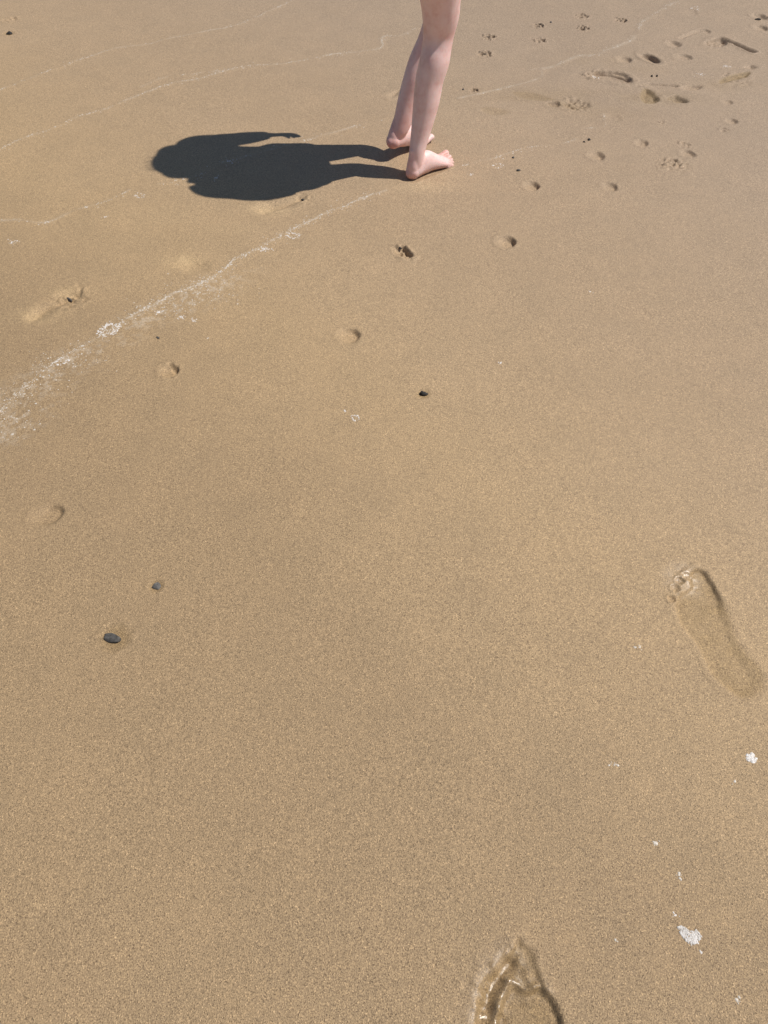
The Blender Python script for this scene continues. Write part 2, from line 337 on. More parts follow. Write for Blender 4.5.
def hz(x, y):
    j = int(np.clip(np.searchsorted(xs, x) - 1, 0, NX - 2)); i = int(np.clip(np.searchsorted(ys, y) - 1, 0, NY - 2))
    fx = (x - xs[j]) / (xs[j+1] - xs[j]); fy = (y - ys[i]) / (ys[i+1] - ys[i])
    return float((H[i, j]*(1-fx) + H[i, j+1]*fx)*(1-fy) + (H[i+1, j]*(1-fx) + H[i+1, j+1]*fx)*fy)

# feet press slightly into the sand
foot_R = U(413, 177)
# ---------------------------------------------------------------- materials
def nt(name):
    m = bpy.data.materials.new(name); m.use_nodes = True; t = m.node_tree
    return m, t.nodes, t.links, t.nodes['Principled BSDF']
def ramp(n, stops):
    r = n.new('ShaderNodeValToRGB'); e = r.color_ramp.elements
    while len(e) > 1: e.remove(e[0])
    e[0].position, e[0].color = stops[0][0], (*stops[0][1], 1)
    for p, c in stops[1:]:
        q = e.new(p); q.color = (*c, 1)
    return r
def noise(n, l, vec, scale, detail=2, rough=.5):
    t = n.new('ShaderNodeTexNoise'); t.inputs['Scale'].default_value = scale; t.inputs['Detail'].default_value = detail
    t.inputs['Roughness'].default_value = rough; l.new(vec, t.inputs['Vector']); return t
def mix(n, l, mode, fac, a, b):
    m = n.new('ShaderNodeMix'); m.data_type = 'RGBA'; m.blend_type = mode
    for k, v in ((0, fac), (6, a), (7, b)):
        if isinstance(v, (int, float)): m.inputs[k].default_value = v
        elif isinstance(v, tuple): m.inputs[k].default_value = (*v, 1)
        else: l.new(v, m.inputs[k])
    return m.outputs[2]

SAND = (.392, .276, .170)
def make_sand():
    m, n, l, b = nt('sand')
    g = n.new('ShaderNodeNewGeometry'); pos = g.outputs['Position']
    big = noise(n, l, pos, 1.1, 3, .6); rb = ramp(n, [(.3, (.97, .965, .96)), (.7, (1.03, 1.028, 1.02))]); l.new(big.outputs[0], rb.inputs[0])
    mid = noise(n, l, pos, 9, 4, .6); rm = ramp(n, [(.3, (.955, .96, .965)), (.7, (1.04, 1.035, 1.03))]); l.new(mid.outputs[0], rm.inputs[0])
    g1 = noise(n, l, pos, 480, 3, .78); r1 = ramp(n, [(.29, (.44, .42, .40)), (.5, (1, 1, 1)), (.73, (1.46, 1.46, 1.46))]); l.new(g1.outputs[0], r1.inputs[0])
    v = n.new('ShaderNodeTexVoronoi'); v.inputs['Scale'].default_value = 740; l.new(pos, v.inputs['Vector'])
    sep = n.new('ShaderNodeSeparateColor'); l.new(v.outputs['Color'], sep.inputs[0])
    r2 = ramp(n, [(0, (.45, .43, .42)), (.07, (.62, .60, .58)), (.16, (.96, .96, .96)), (.8, (1.04, 1.04, 1.03)), (.93, (1.3, 1.28, 1.24)), (1, (1.75, 1.75, 1.75))]); l.new(sep.outputs[0], r2.inputs[0])
    g3 = noise(n, l, pos, 170, 4, .75); r3 = ramp(n, [(.3, (.87, .87, .88)), (.7, (1.12, 1.12, 1.11))]); l.new(g3.outputs[0], r3.inputs[0])
    c = mix(n, l, 'MULTIPLY', 1.0, SAND, rb.outputs[0]); c = mix(n, l, 'MULTIPLY', 1.0, c, rm.outputs[0])
    c = mix(n, l, 'MULTIPLY', 1.0, c, r1.outputs[0]); c = mix(n, l, 'MULTIPLY', .85, c, r2.outputs[0]); c = mix(n, l, 'MULTIPLY', 1.0, c, r3.outputs[0])
    aw = n.new('ShaderNodeAttribute'); aw.attribute_name = 'wet'
    c = mix(n, l, 'MULTIPLY', aw.outputs['Fac'], c, (.74, .70, .52))
    ad_ = n.new('ShaderNodeAttribute'); ad_.attribute_name = 'dry'
    c = mix(n, l, 'MULTIPLY', ad_.outputs['Fac'], c, (1.30, 1.33, 1.30))
    # vignette and sheen painted into the sand: darker near, warm middle, greyer right/far
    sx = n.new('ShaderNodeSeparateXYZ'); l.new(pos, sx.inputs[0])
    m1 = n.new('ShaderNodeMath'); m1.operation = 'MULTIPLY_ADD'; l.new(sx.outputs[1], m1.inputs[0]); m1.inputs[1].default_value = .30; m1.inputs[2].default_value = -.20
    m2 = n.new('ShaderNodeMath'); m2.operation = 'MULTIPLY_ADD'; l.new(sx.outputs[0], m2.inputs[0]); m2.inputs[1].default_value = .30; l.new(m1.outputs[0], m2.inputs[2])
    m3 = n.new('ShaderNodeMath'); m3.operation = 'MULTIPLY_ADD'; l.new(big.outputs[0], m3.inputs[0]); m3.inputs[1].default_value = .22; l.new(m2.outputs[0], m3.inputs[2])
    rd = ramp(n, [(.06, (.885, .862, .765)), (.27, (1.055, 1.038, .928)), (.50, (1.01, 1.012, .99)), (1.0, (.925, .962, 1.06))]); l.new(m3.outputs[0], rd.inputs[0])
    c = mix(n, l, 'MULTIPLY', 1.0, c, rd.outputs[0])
    af = n.new('ShaderNodeAttribute'); af.attribute_name = 'foam'
    fb = noise(n, l, pos, 260, 3, .7); rf = ramp(n, [(.36, (.1, .1, .1)), (.62, (1, 1, 1))]); l.new(fb.outputs[0], rf.inputs[0])
    mu = n.new('ShaderNodeMath'); mu.operation = 'MULTIPLY'; mu.use_clamp = True; l.new(af.outputs['Fac'], mu.inputs[0]); l.new(rf.outputs[0], mu.inputs[1])
    c = mix(n, l, 'MIX', mu.outputs[0], c, (.62, .53, .42))
    l.new(c, b.inputs['Base Color'])
    ag = n.new('ShaderNodeAttribute'); ag.attribute_name = 'gloss'
    mr = n.new('ShaderNodeMapRange'); l.new(ag.outputs['Fac'], mr.inputs[0]); mr.inputs[3].default_value = .64; mr.inputs[4].default_value = .24; l.new(mr.outputs[0], b.inputs['Roughness'])
    ms = n.new('ShaderNodeMapRange'); l.new(ag.outputs['Fac'], ms.inputs[0]); ms.inputs[3].default_value = .45; ms.inputs[4].default_value = .9; l.new(ms.outputs[0], b.inputs['Specular IOR Level'])
    bp = n.new('ShaderNodeBump'); bp.inputs['Strength'].default_value = .55; bp.inputs['Distance'].default_value = .0012
    ad = n.new('ShaderNodeMath'); ad.operation = 'ADD'; l.new(g1.outputs[0], ad.inputs[0]); l.new(v.outputs['Distance'], ad.inputs[1])
    l.new(ad.outputs[0], bp.inputs['Height']); mb = n.new('ShaderNodeMapRange'); l.new(ag.outputs['Fac'], mb.inputs[0]); mb.inputs[3].default_value = .55; mb.inputs[4].default_value = .22; l.new(mb.outputs[0], bp.inputs['Strength'])
    l.new(bp.outputs[0], b.inputs['Normal'])
    return m
M_SAND = make_sand()
def make_foam(name='dried_foam', ca=(.54, .49, .43), cb=(.80, .76, .72)):
    m, n, l, b = nt(name); g = n.new('ShaderNodeNewGeometry')
    t = noise(n, l, g.outputs['Position'], 400, 3, .6); r = ramp(n, [(.35, ca), (.62, cb)]); l.new(t.outputs[0], r.inputs[0])
    l.new(r.outputs[0], b.inputs['Base Color']); b.inputs['Roughness'].default_value = .4
    b.inputs['Subsurface Weight'].default_value = .0
    return m
M_FOAM = make_foam(); M_LINE = make_foam('thin_foam_residue', (.48, .41, .32), (.67, .61, .53))
def make_stone(name, a, bcol):
    m, n, l, b = nt(name); tc = n.new('ShaderNodeTexCoord')
    t = noise(n, l, tc.outputs['Object'], 160, 5, .65); r = ramp(n, [(.3, a), (.7, bcol)]); l.new(t.outputs[0], r.inputs[0])
    l.new(r.outputs[0], b.inputs['Base Color']); b.inputs['Roughness'].default_value = .75; b.inputs['Specular IOR Level'].default_value = .25
    bp = n.new('ShaderNodeBump'); bp.inputs['Strength'].default_value = .4; bp.inputs['Distance'].default_value = .0008
    l.new(t.outputs[0], bp.inputs['Height']); l.new(bp.outputs[0], b.inputs['Normal']); return m
M_STONE = make_stone('dark_stone', (.050, .046, .041), (.14, .13, .118)); M_GREY = make_stone('grey_stone', (.065, .06, .055), (.16, .15, .135))
M_BLACK = make_stone('black_stone', (.020, .018, .016), (.05, .045, .04))
def make_skin():
    m, n, l, b = nt('skin'); g = n.new('ShaderNodeNewGeometry')
    t = noise(n, l, g.outputs['Position'], 34, 5, .65); r = ramp(n, [(.3, (.76, .47, .42)), (.5, (.85, .585, .54)), (.72, (.89, .65, .61))]); l.new(t.outputs[0], r.inputs[0])
    a = n.new('ShaderNodeAttribute'); a.attribute_name = 'flush'
    c = mix(n, l, 'MIX', a.outputs['Fac'], r.outputs[0], (.68, .27, .22))
    # sand grains stuck to the soles and ankles
    sp = n.new('ShaderNodeSeparateXYZ'); l.new(g.outputs['Position'], sp.inputs[0]); hm = n.new('ShaderNodeMapRange'); l.new(sp.outputs[2], hm.inputs[0])
    hm.inputs[1].default_value = .004; hm.inputs[2].default_value = .05; hm.inputs[3].default_value = .13; hm.inputs[4].default_value = -.12
    sn = noise(n, l, g.outputs['Position'], 420, 3, .7); sa = n.new('ShaderNodeMath'); sa.operation = 'ADD'; l.new(sn.outputs[0], sa.inputs[0]); l.new(hm.outputs[0], sa.inputs[1])
    sr = ramp(n, [(.60, (0, 0, 0)), (.68, (.8, .8, .8))]); l.new(sa.outputs[0], sr.inputs[0])
    c = mix(n, l, 'MIX', sr.outputs[0], c, (.36, .26, .17)); l.new(c, b.inputs['Base Color'])
    b.inputs['Roughness'].default_value = .48; b.inputs['Specular IOR Level'].default_value = .4
    b.inputs['Subsurface Weight'].default_value = .15; b.inputs['Subsurface Radius'].default_value = (1.0, .35, .2); b.inputs['Subsurface Scale'].default_value = .003
    f = noise(n, l, g.outputs['Position'], 500, 3, .6); bp = n.new('ShaderNodeBump'); bp.inputs['Strength'].default_value = .12; bp.inputs['Distance'].default_value = .0006
    l.new(f.outputs[0], bp.inputs['Height']); l.new(bp.outputs[0], b.inputs['Normal']); return m
M_SKIN = make_skin()
def make_cloth(name, a, c2, scale=700):
    m, n, l, b = nt(name); tc = n.new('ShaderNodeTexCoord')
    t = noise(n, l, tc.outputs['Object'], scale, 2, .6); r = ramp(n, [(.35, a), (.65, c2)]); l.new(t.outputs[0], r.inputs[0])
    l.new(r.outputs[0], b.inputs['Base Color']); b.inputs['Roughness'].default_value = .9
    w = noise(n, l, tc.outputs['Object'], 22, 3, .5); bp = n.new('ShaderNodeBump'); bp.inputs['Strength'].default_value = .5; bp.inputs['Distance'].default_value = .01
    l.new(w.outputs[0], bp.inputs['Height']); l.new(bp.outputs[0], b.inputs['Normal']); return m
M_SHIRT = make_cloth('pale_shirt_cotton', (.42, .44, .47), (.52, .54, .57)); M_SHORTS = make_cloth('navy_cotton', (.05, .06, .10), (.08, .09, .14))
M_HAIR = make_cloth('brown_hair', (.05, .03, .018), (.11, .065, .035), 300)
def plain(name, c, r=.3):
    m, n, l, b = nt(name); g = n.new('ShaderNodeNewGeometry'); t = noise(n, l, g.outputs['Position'], 300)
    rr = ramp(n, [(.3, tuple(v * .9 for v in c)), (.7, c)]); l.new(t.outputs[0], rr.inputs[0]); l.new(rr.outputs[0], b.inputs['Base Color']); b.inputs['Roughness'].default_value = r; return m
M_EYE = plain('eye_white', (.8, .78, .75)); M_IRIS = plain('iris_dark', (.04, .03, .02), .15); M_LIP = plain('lips', (.55, .22, .2), .4)

# ---------------------------------------------------------------- ground objects out of the height field
dHy, dHx = np.gradient(H, ys, xs)
NRM = np.stack([-dHx, -dHy, np.ones_like(H)], -1); NRM /= np.linalg.norm(NRM, axis=-1, keepdims=True)
def build_region(k, name):
    fy, fx = np.nonzero(REG == k)
    if not len(fy): return None
    quads = np.stack([fy * NX + fx, fy * NX + fx + 1, (fy + 1) * NX + fx + 1, (fy + 1) * NX + fx], 1)
    vid, inv = np.unique(quads, return_inverse=True); inv = inv.reshape(-1).astype(np.int32)
    co = np.stack([GX.ravel()[vid], GY.ravel()[vid], H.ravel()[vid]], 1)
    org = np.zeros(3) if k < 0 else np.array([co[:, 0].mean(), co[:, 1].mean(), 0.0])
    me = bpy.data.meshes.new(name)
    me.vertices.add(len(vid)); me.vertices.foreach_set('co', (co - org).astype(np.float32).ravel())
    nf = len(fy); me.loops.add(nf * 4); me.loops.foreach_set('vertex_index', inv)
    me.polygons.add(nf); me.polygons.foreach_set('loop_start', np.arange(0, nf * 4, 4, dtype=np.int32))
    me.polygons.foreach_set('use_smooth', np.ones(nf, bool))
    me.update(calc_edges=True)
    for an, A in (('foam', FOAM), ('wet', WET), ('gloss', GLOSS), ('dry', DRY)):
        at = me.attributes.new(an, 'FLOAT', 'POINT'); at.data.foreach_set('value', A.ravel()[vid].astype(np.float32))
    me.normals_split_custom_set_from_vertices(NRM.reshape(-1, 3)[vid])
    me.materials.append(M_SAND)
    o = bpy.data.objects.new(name, me); o.location = org; col.objects.link(o); return o
g = build_region(-1, 'ground'); tag(g, 'smooth damp tan sand of the beach', None, None, 'structure')
for k, (name, lab, cat, grp) in enumerate(REGIONS):
    o = build_region(k, name)
    if o: tag(o, lab, cat, grp)

# ---------------------------------------------------------------- foam flecks and clumps
def fleck(V, Fc, x, y, r, h_, rnd, n=7):
    """a low irregular dome of dried foam"""
    z = hz(x, y); b = len(V); a0 = rnd.random() * 6.28; e = rnd.uniform(.5, 1); th = rnd.random() * 3.14
    for lv, (rr, zz) in enumerate(((1.0, -.0004), (.62, h_ * .8))):
        for i in range(n):
            a = a0 + i * 6.283 / n; q = r * rr * rnd.uniform(.72, 1.2)
            dx, dy = q * math.cos(a), q * math.sin(a) * e
            V.append((x + dx * math.cos(th) - dy * math.sin(th), y + dx * math.sin(th) + dy * math.cos(th), z + zz))
    V.append((x, y, z + h_))
    for i in range(n):
        j = (i + 1) % n; Fc.append((b + i, b + j, b + n + j, b + n + i)); Fc.append((b + n + i, b + n + j, b + 2 * n))
def foam_obj(name, flecks, label, cat, group, kind=None, seed=0, mat=None):
    rnd = random.Random(seed); V, Fc = [], []
    cx = sum(f[0] for f in flecks) / len(flecks); cy = sum(f[1] for f in flecks) / len(flecks)
    for (x, y, r, h_) in flecks: fleck(V, Fc, x, y, r, h_, rnd)
    me = bpy.data.meshes.new(name); me.from_pydata([(a - cx, b - cy, c) for a, b, c in V], [], Fc)
    me.polygons.foreach_set('use_smooth', [True] * len(me.polygons)); me.materials.append(mat or M_FOAM)
    o = bpy.data.objects.new(name, me); o.location = (cx, cy, 0); col.objects.link(o); return tag(o, label, cat, group, kind)
G_L = 'foam lines left by the waves'
line_info = {
 'main': ('long bright foam line with lacy film crossing below the shadow', 1500, .010),
 'second_left': ('thin foam line at the left edge below the shadow\'s head', 130, .006),
 'second_right': ('broken foam line running under the child\'s shadow towards the heels', 210, .012),
 'third': ('long foam line crossing above the child\'s shadow to the calf', 800, .008),
 'third_twin': ('short faint foam line just above the long one over the shadow', 60, .008),
 'fourth': ('topmost faint foam line at the upper left', 360, .008),
 'knee_line': ('faint foam streak right of the child\'s calf', 60, .008),
 'pit_line': ('foam streak climbing past the black edged print to the top edge', 320, .010),
 'toe_line': ('thin foam streak starting at the child\'s toes', 150, .007),
 'curl': ('short curled foam streak above the dark specks', 30, .006)}
for q, (k, (lab, n, spread)) in enumerate(line_info.items()):
    rnd = random.Random(500 + q); P = WLINES[k]; fl = []
    seg = np.hypot(*(P[1:] - P[:-1]).T); cum = np.concatenate([[0], np.cumsum(seg)])
    cent = [rnd.random() for _ in range(max(4, n // 14))]
    for i in range(int(n * .62)):
        t = rnd.random() if rnd.random() < .3 else min(max(rnd.choice(cent) + rnd.gauss(0, .012), 0), 1)
        s = t * cum[-1]; j = min(int(np.searchsorted(cum, s)) - 1, len(seg) - 1); j = max(j, 0)
        p = P[j] + (P[j + 1] - P[j]) * ((s - cum[j]) / max(seg[j], 1e-9))
        sp = spread * (.4 if rnd.random() < .65 else 1.6)
        x, y = p[0] + rnd.gauss(0, sp * .6), p[1] + rnd.gauss(0, sp)
        fl.append((x, y, abs(rnd.gauss(0, 1)) * .0011 + .0009, .0005))
    if k == 'main':
        for (cx, cy, rr, m) in [(205,290,.05,150),(170,306,.04,90),(70,360,.05,110),(5,422,.05,130),(30,392,.05,60)]:
            c = U(cx, cy)
            for _ in range(m): fl.append((c[0] + rnd.gauss(0, rr), c[1] + rnd.gauss(0, rr * .55), abs(rnd.gauss(0, 1)) * .001 + .0008, .0005))
    foam_obj('foam_line', fl, lab, 'foam line', G_L, kind='stuff', seed=q, mat=M_LINE)
clumps = [
 (109,330,9.5,'ring','bright foam ring hooked on the main foam line',150),
 (293,235,6,'ring','small foam ring just below the upper main line',60),
 (264,249,8,'blob','flattened foam clump under the main line near the shadow',60),
 (62,362,6,'ring','small foam ring on the lower left of the main line',50),
 (182,317,5,'blob','left one of two white foam spots below the lacy film',26),
 (193,321,4,'blob','right one of two white foam spots below the lacy film',18),
 (159,312,5,'blob','pale foam blob hanging under the main line',22),
 (208,338,3,'blob','tiny foam speck above the small heel dent',8),
 (355,417,4,'ring','pale foam ring left of the black pebble',18),
 (345,411,2,'blob','tiny foam speck left of the pale foam ring',5),
 (500,362,3,'blob','lone foam fleck right of the black pebble',8),
 (590,292,3,'blob','lone foam fleck on the smooth sand at right',8),
 (471,174,4,'blob','white foam fleck in front of the child\'s toes',10),
 (498,166,5,'ring','small foam cluster under the toe foam streak',20),
 (688,935,15,'solid','large white foam patch at the lower right',300),
 (752,757,6,'solid','white foam dab at the right edge below the big footprint',60),
 (676,915,4,'blob','thin foam dash above the large white patch',8),
 (615,764,5,'blob','scattered foam flecks left of the foam dab',10),
 (655,842,4,'blob','few foam specks midway above the large white patch',8),
 (680,877,5,'blob','faint foam specks just above the foam dash',8),
 (616,940,4,'blob','faint foam specks left of the large white patch',8),
 (702,952,3,'blob','tiny foam speck right below the large white patch',4),
 (738,1000,4,'blob','foam speck near the lower right corner',7),
 (12,243,7,'blob','two short foam dashes at the left edge',22),
 (140,196,5,'ring','curly foam end of the thin left line',26),
 (105,218,4,'blob','small foam fleck below the thin left line',10),
 (735,781,3,'blob','foam speck left below the foam dab',5),
 (640,646,7,'blob','faint bubble marks left of the big footprint',10),
 (727,66,5,'blob','bright foam dab above the olive tinted print',24),
 (700,74,6,'blob','foam crumbs left of the olive tinted print',22),
 (595,75,4,'blob','white bubbles at the left tip of the black edged print',50),
 (695,8,5,'ring','faint foam curl near the top edge',20),
 (228,162,9,'blob','foam flecks lying in the child\'s shadow',34),
 (216,178,6,'blob','foam flecks at the near side of the child\'s shadow',22)]
for q, (px, py, rp, kind, lab, n) in enumerate(clumps):
    rnd = random.Random(900 + q); c = U(px, py); r = abs(U(px + rp, py)[0] - c[0]); fl = []; ph = rnd.random() * 6
    if px == 688:
        PG = np.array([U(*p) for p in [(677,926),(684,926),(690,931),(697,929),(702,936),(699,943),(691,945),(684,938)]])
        while len(fl) < 420:
            q2 = np.array([rnd.uniform(PG[:, 0].min(), PG[:, 0].max()), rnd.uniform(PG[:, 1].min(), PG[:, 1].max())])
            if inside(q2[:1], q2[1:], PG)[0]: fl.append((q2[0], q2[1], rnd.uniform(.0008, .0019), rnd.uniform(.0006, .0014)))
        n = 0
    for i in range(n):
        a = rnd.random() * 6.283
        if kind == 'ring': q_ = r * rnd.gauss(.95, .2) * (1 + .15 * math.sin(2 * a + ph)); fs = .0012
        elif kind == 'solid':
            q_ = r * math.sqrt(rnd.random()) * (.75 + .35 * math.sin(2 * a + ph) * math.cos(a * 3 + 1)); fs = .0016
        else: q_ = r * abs(rnd.gauss(0, .55)); fs = .0011
        fl.append((c[0] + q_ * math.cos(a), c[1] + q_ * math.sin(a) * (.9 if kind != 'solid' else .8), abs(rnd.gauss(0, .9)) * fs + fs * .8, .0007 + .0006 * (kind == 'solid') * rnd.random()))
    foam_obj('foam_clump', fl, lab, 'foam', 'foam clumps and flecks', seed=40 + q, mat=M_LINE if px in (615, 655, 680, 616, 738, 640, 735, 208) else None)

# ---------------------------------------------------------------- pebbles
def pebble(px, py, L, W, Hh, rot, mat, label, seed, name='pebble', cat='pebble', sink=.42):
    c = U(px, py); z = hz(*c); bm = bmesh.new(); bmesh.ops.create_icosphere(bm, subdivisions=4, radius=1)
    rnd = random.Random(seed); dirs = [Vector((rnd.gauss(0, 1), rnd.gauss(0, 1), rnd.gauss(0, 1))).normalized() for _ in range(9)]
    for v in bm.verts:
        p = v.co.normalized(); k = 1.0
        for i, dv in enumerate(dirs):
            t = p.dot(dv)
            if t > .62: k = min(k, .62 / t + .06)          # worn facets
        k *= 1 + .03 * math.sin(7 * p.x + seed) * math.cos(6 * p.y)
        v.co = Vector((p.x * k * L / 2, p.y * k * W / 2, p.z * k * Hh / 2))
    bm.normal_update(); me = bpy.data.meshes.new(name); bm.to_mesh(me); bm.free()
    me.polygons.foreach_set('use_smooth', [True] * len(me.polygons)); me.materials.append(mat)
    o = bpy.data.objects.new(name, me); o.location = (c[0], c[1], z + Hh * (.5 - sink)); o.rotation_euler = (0.12, -.1, rot); col.objects.link(o)
    return tag(o, label, cat, 'pebbles lying half buried')
pebble(113,638,.043,.019,.019,-.25,M_STONE,'largest dark grey pebble, half buried at lower left',3,sink=.5)
pebble(156,586,.017,.018,.010,.5,M_GREY,'small grey pebble up and right of the largest dark one',5)
pebble(423,392.5,.024,.015,.016,0,M_BLACK,'small black pebble alone near the middle of the sand',7)
pebble(9,34,.030,.022,.016,.2,M_BLACK,'black pebble in the top left corner',9)
pebble(518,171,.016,.013,.009,.3,M_STONE,'small dark pebble above the round heel dent by the toe streak',11)
pebble(513,158,.011,.010,.007,.3,M_STONE,'tiny dark speck of stone touching the toe foam streak',13)
pebble(589,140,.012,.010,.010,.6,M_BLACK,'tiny black stone, larger of two beside a heel dent',15)
pebble(584,142,.008,.007,.007,.1,M_BLACK,'tiny black stone, smaller of two beside a heel dent',17)
pebble(551,22,.010,.010,.008,.1,M_STONE,'tiny dark stone right of the middle upper paw print',19)
pebble(463,90,.010,.010,.008,.1,M_STONE,'tiny dark stone close to the child\'s calf',21)
pebble(158,338,.016,.006,.006,-.9,M_STONE,'thin dark splinter of stone above the small heel dent',23)
pebble(68,297,.042,.009,.008,-.75,M_STONE,'dark sliver standing for the shaded slit in the cracked old footprint',25,sink=.3)  # dark sliver added in place of a shaded slit in the sand
pebble(303,198,.014,.008,.008,-.4,M_STONE,'dark splinter in the old footprint beside the shadow',27)
pebble(400,247,.018,.006,.007,-.9,M_BLACK,'black splinter in the broken rim of a heel dent',29)
pebble(652,76,.008,.010,.010,0,M_BLACK,'left one of two dark specks below the crescent dent',31)
pebble(657,76,.008,.009,.010,0,M_BLACK,'right one of two dark specks below the crescent dent',33)
pebble(757,20,.030,.012,.010,-.2,M_BLACK,'dark chip lying between the top right corner dents',35)

# ---------------------------------------------------------------- the walking child
HD = Vector((math.cos(R(18)), math.sin(R(18)), 0)); LF = Vector((-HD.y, HD.x, 0)); UP = Vector((0, 0, 1))
class Soup:
    def __init__(s): s.bm = bmesh.new()
    def ball(s, c, r, ax=None, sub=3):
        """ellipsoid: r = radii along ax (three axes)"""
        r = (r, r, r) if isinstance(r, (int, float)) else r; ax = ax or (HD, LF, UP)
        g_ = bmesh.ops.create_icosphere(s.bm, subdivisions=sub, radius=1)
        for v in g_['verts']:
            p = v.co.copy(); v.co = Vector(c) + ax[0] * p.x * r[0] + ax[1] * p.y * r[1] + ax[2] * p.z * r[2]
    def loft(s, pts, side=None, nseg=24, sub=5, flat=False):
        """pts: (centre, half width along side, half depth); smooth tube with rounded ends"""
        side = side or LF
        C = [np.array((*p[0], p[1], p[2]), float) for p in pts]
        S = spline(C, sub, False)
        rings = []; n = len(S)
        for i, q in enumerate(S):
            t = Vector(S[min(i + 1, n - 1)][:3] - S[max(i - 1, 0)][:3]).normalized()
            a = (side - t * side.dot(t)).normalized(); b = t.cross(a)
            rings.append((Vector(q[:3]), a, b, t, max(q[3], .0007), max(q[4], .0007)))
        full = []
        c, a, b, t, ra, rb = rings[0]; rm = min(ra, rb)
        for k in (80, 60, 35): full.append((c - t * rm * math.sin(R(k)), a, b, ra * math.cos(R(k)), rb * math.cos(R(k))))
        for (c, a, b, t, ra, rb) in rings: full.append((c, a, b, ra, rb))
        rm = min(ra, rb)
        for k in () if flat else (35, 60, 80): full.append((c + t * rm * math.sin(R(k)), a, b, ra * math.cos(R(k)), rb * math.cos(R(k))))
        vr = [[s.bm.verts.new(c + a * ra * math.cos(2 * math.pi * j / nseg) + b * rb * math.sin(2 * math.pi * j / nseg)) for j in range(nseg)] for (c, a, b, ra, rb) in full]
        for i in range(len(vr) - 1):
            for j in range(nseg):
                k = (j + 1) % nseg; s.bm.faces.new((vr[i][j], vr[i][k], vr[i + 1][k], vr[i + 1][j]))
        s.bm.faces.new(vr[0][::-1]); s.bm.faces.new(vr[-1])
    def build(s, name, mat, voxel, smooth=4, parent=None):
        bmesh.ops.recalc_face_normals(s.bm, faces=s.bm.faces)
        me = bpy.data.meshes.new('tmp'); s.bm.to_mesh(me); s.bm.free()
        o = bpy.data.objects.new('tmp', me); col.objects.link(o)
        m = o.modifiers.new('r', 'REMESH'); m.mode = 'VOXEL'; m.voxel_size = voxel
        if smooth: k = o.modifiers.new('s', 'SMOOTH'); k.iterations = smooth; k.factor = .5
        dg = bpy.context.evaluated_depsgraph_get(); dg.update()
        new = bpy.data.meshes.new_from_object(o.evaluated_get(dg)); new.name = name
        bpy.data.objects.remove(o); bpy.data.meshes.remove(me)
        new.polygons.foreach_set('use_smooth', np.ones(len(new.polygons), bool)); new.materials.clear(); new.materials.append(mat)
        r = bpy.data.objects.new(name, new); col.objects.link(r); r.parent = parent; return r

feetR = Vector((*U(408.5, 178.5), 0)); YR = feetR.y + .024
feetL_ball = Vector((*U(415.5, 145), 0))
child = bpy.data.objects.new('person', None); col.objects.link(child); child.empty_display_size = .2
ORG = Vector((.08, 2.27, 0)); child.location = ORG
tag(child, 'barefoot child walking away to the right, only the bare legs in view', 'person')

body = Soup()
def foot(s, O, fx, fy, up, medial, toe_up=0.0, toe_dir=None, k=1.0, bigup=.010):
    """O heel bottom, fx forward, fy towards the medial side"""
    def P(x, y, z): return O + fx * x * k + fy * y * k + up * z * k
    s.loft([(P(.014, 0, .018), .016 * k, .017 * k), (P(.026, 0, .022), .0215 * k, .0215 * k), (P(.048, 0, .030), .0225 * k, .029 * k), (P(.068, 0, .0325), .0235 * k, .0315 * k),
            (P(.088, .001, .0275), .026 * k, .026 * k), (P(.108, .001, .021), .0300 * k, .0200 * k), (P(.126, 0, .0155), .0325 * k, .0152 * k), (P(.140, 0, .0125), .0315 * k, .0118 * k), (P(.148, .0, .011), .027 * k, .0095 * k)], side=fy)
    s.ball(P(.020, 0, .020), (.020 * k, .0215 * k, .0205 * k), (fx, fy, up))                      # heel pad
    s.ball(P(.128, .018, .013), (.018 * k, .015 * k, .0135 * k), (fx, fy, up))                    # ball of the foot
    td = toe_dir or fx; tu = up if toe_dir is None else UP
    def T(base, ln, r, lift, spread=0):
        b0 = P(*base); d = (td + fy * spread).normalized()
        s.loft([(b0, r * 1.05 * k, r * .95 * k), (b0 + d * ln * .45 * k + tu * lift * .5 * k, r * .9 * k, r * .85 * k), (b0 + d * ln * .85 * k + tu * lift * k, r * 1.08 * k, r * .9 * k)], side=fy, nseg=14, sub=4)
    T((.142, .0215, .0125), .034, .0098, bigup * .5, .02)
    T((.146, .0062, .0110), .030, .0068, .001)
    T((.143, -.0065, .0100), .027, .0064, 0, -.02)
    T((.138, -.0180, .0092), .024, .0062, -.001, -.05)
    T((.131, -.0280, .0085), .020, .0060, -.001, -.1)
# right foot, flat on the sand
fx = Vector((.125, .108, 0)).normalized(); fyR = Vector((-fx.y, fx.x, 0))
SINK = .003
OR = feetR - fx * .004 + Vector((0, 0, hz(feetR.x, feetR.y) - SINK))
foot(body, OR, fx, fyR, UP, 1, k=1.07)
# left foot, heel just lifting
fxl = Vector((math.cos(R(49)), math.sin(R(49)), 0)); fyl = Vector((fxl.y, -fxl.x, 0)); pitch = R(15)
fxp = (fxl * math.cos(pitch) - UP * math.sin(pitch)); upp = (UP * math.cos(pitch) + fxl * math.sin(pitch))
OL = feetL_ball - fxp * .128 * 1.1 - upp * .004 + Vector((0, 0, .004))
foot(body, OL, fxp, fyl, upp, 1, toe_dir=(fxl + UP * .10).normalized(), k=1.1, bigup=.006)
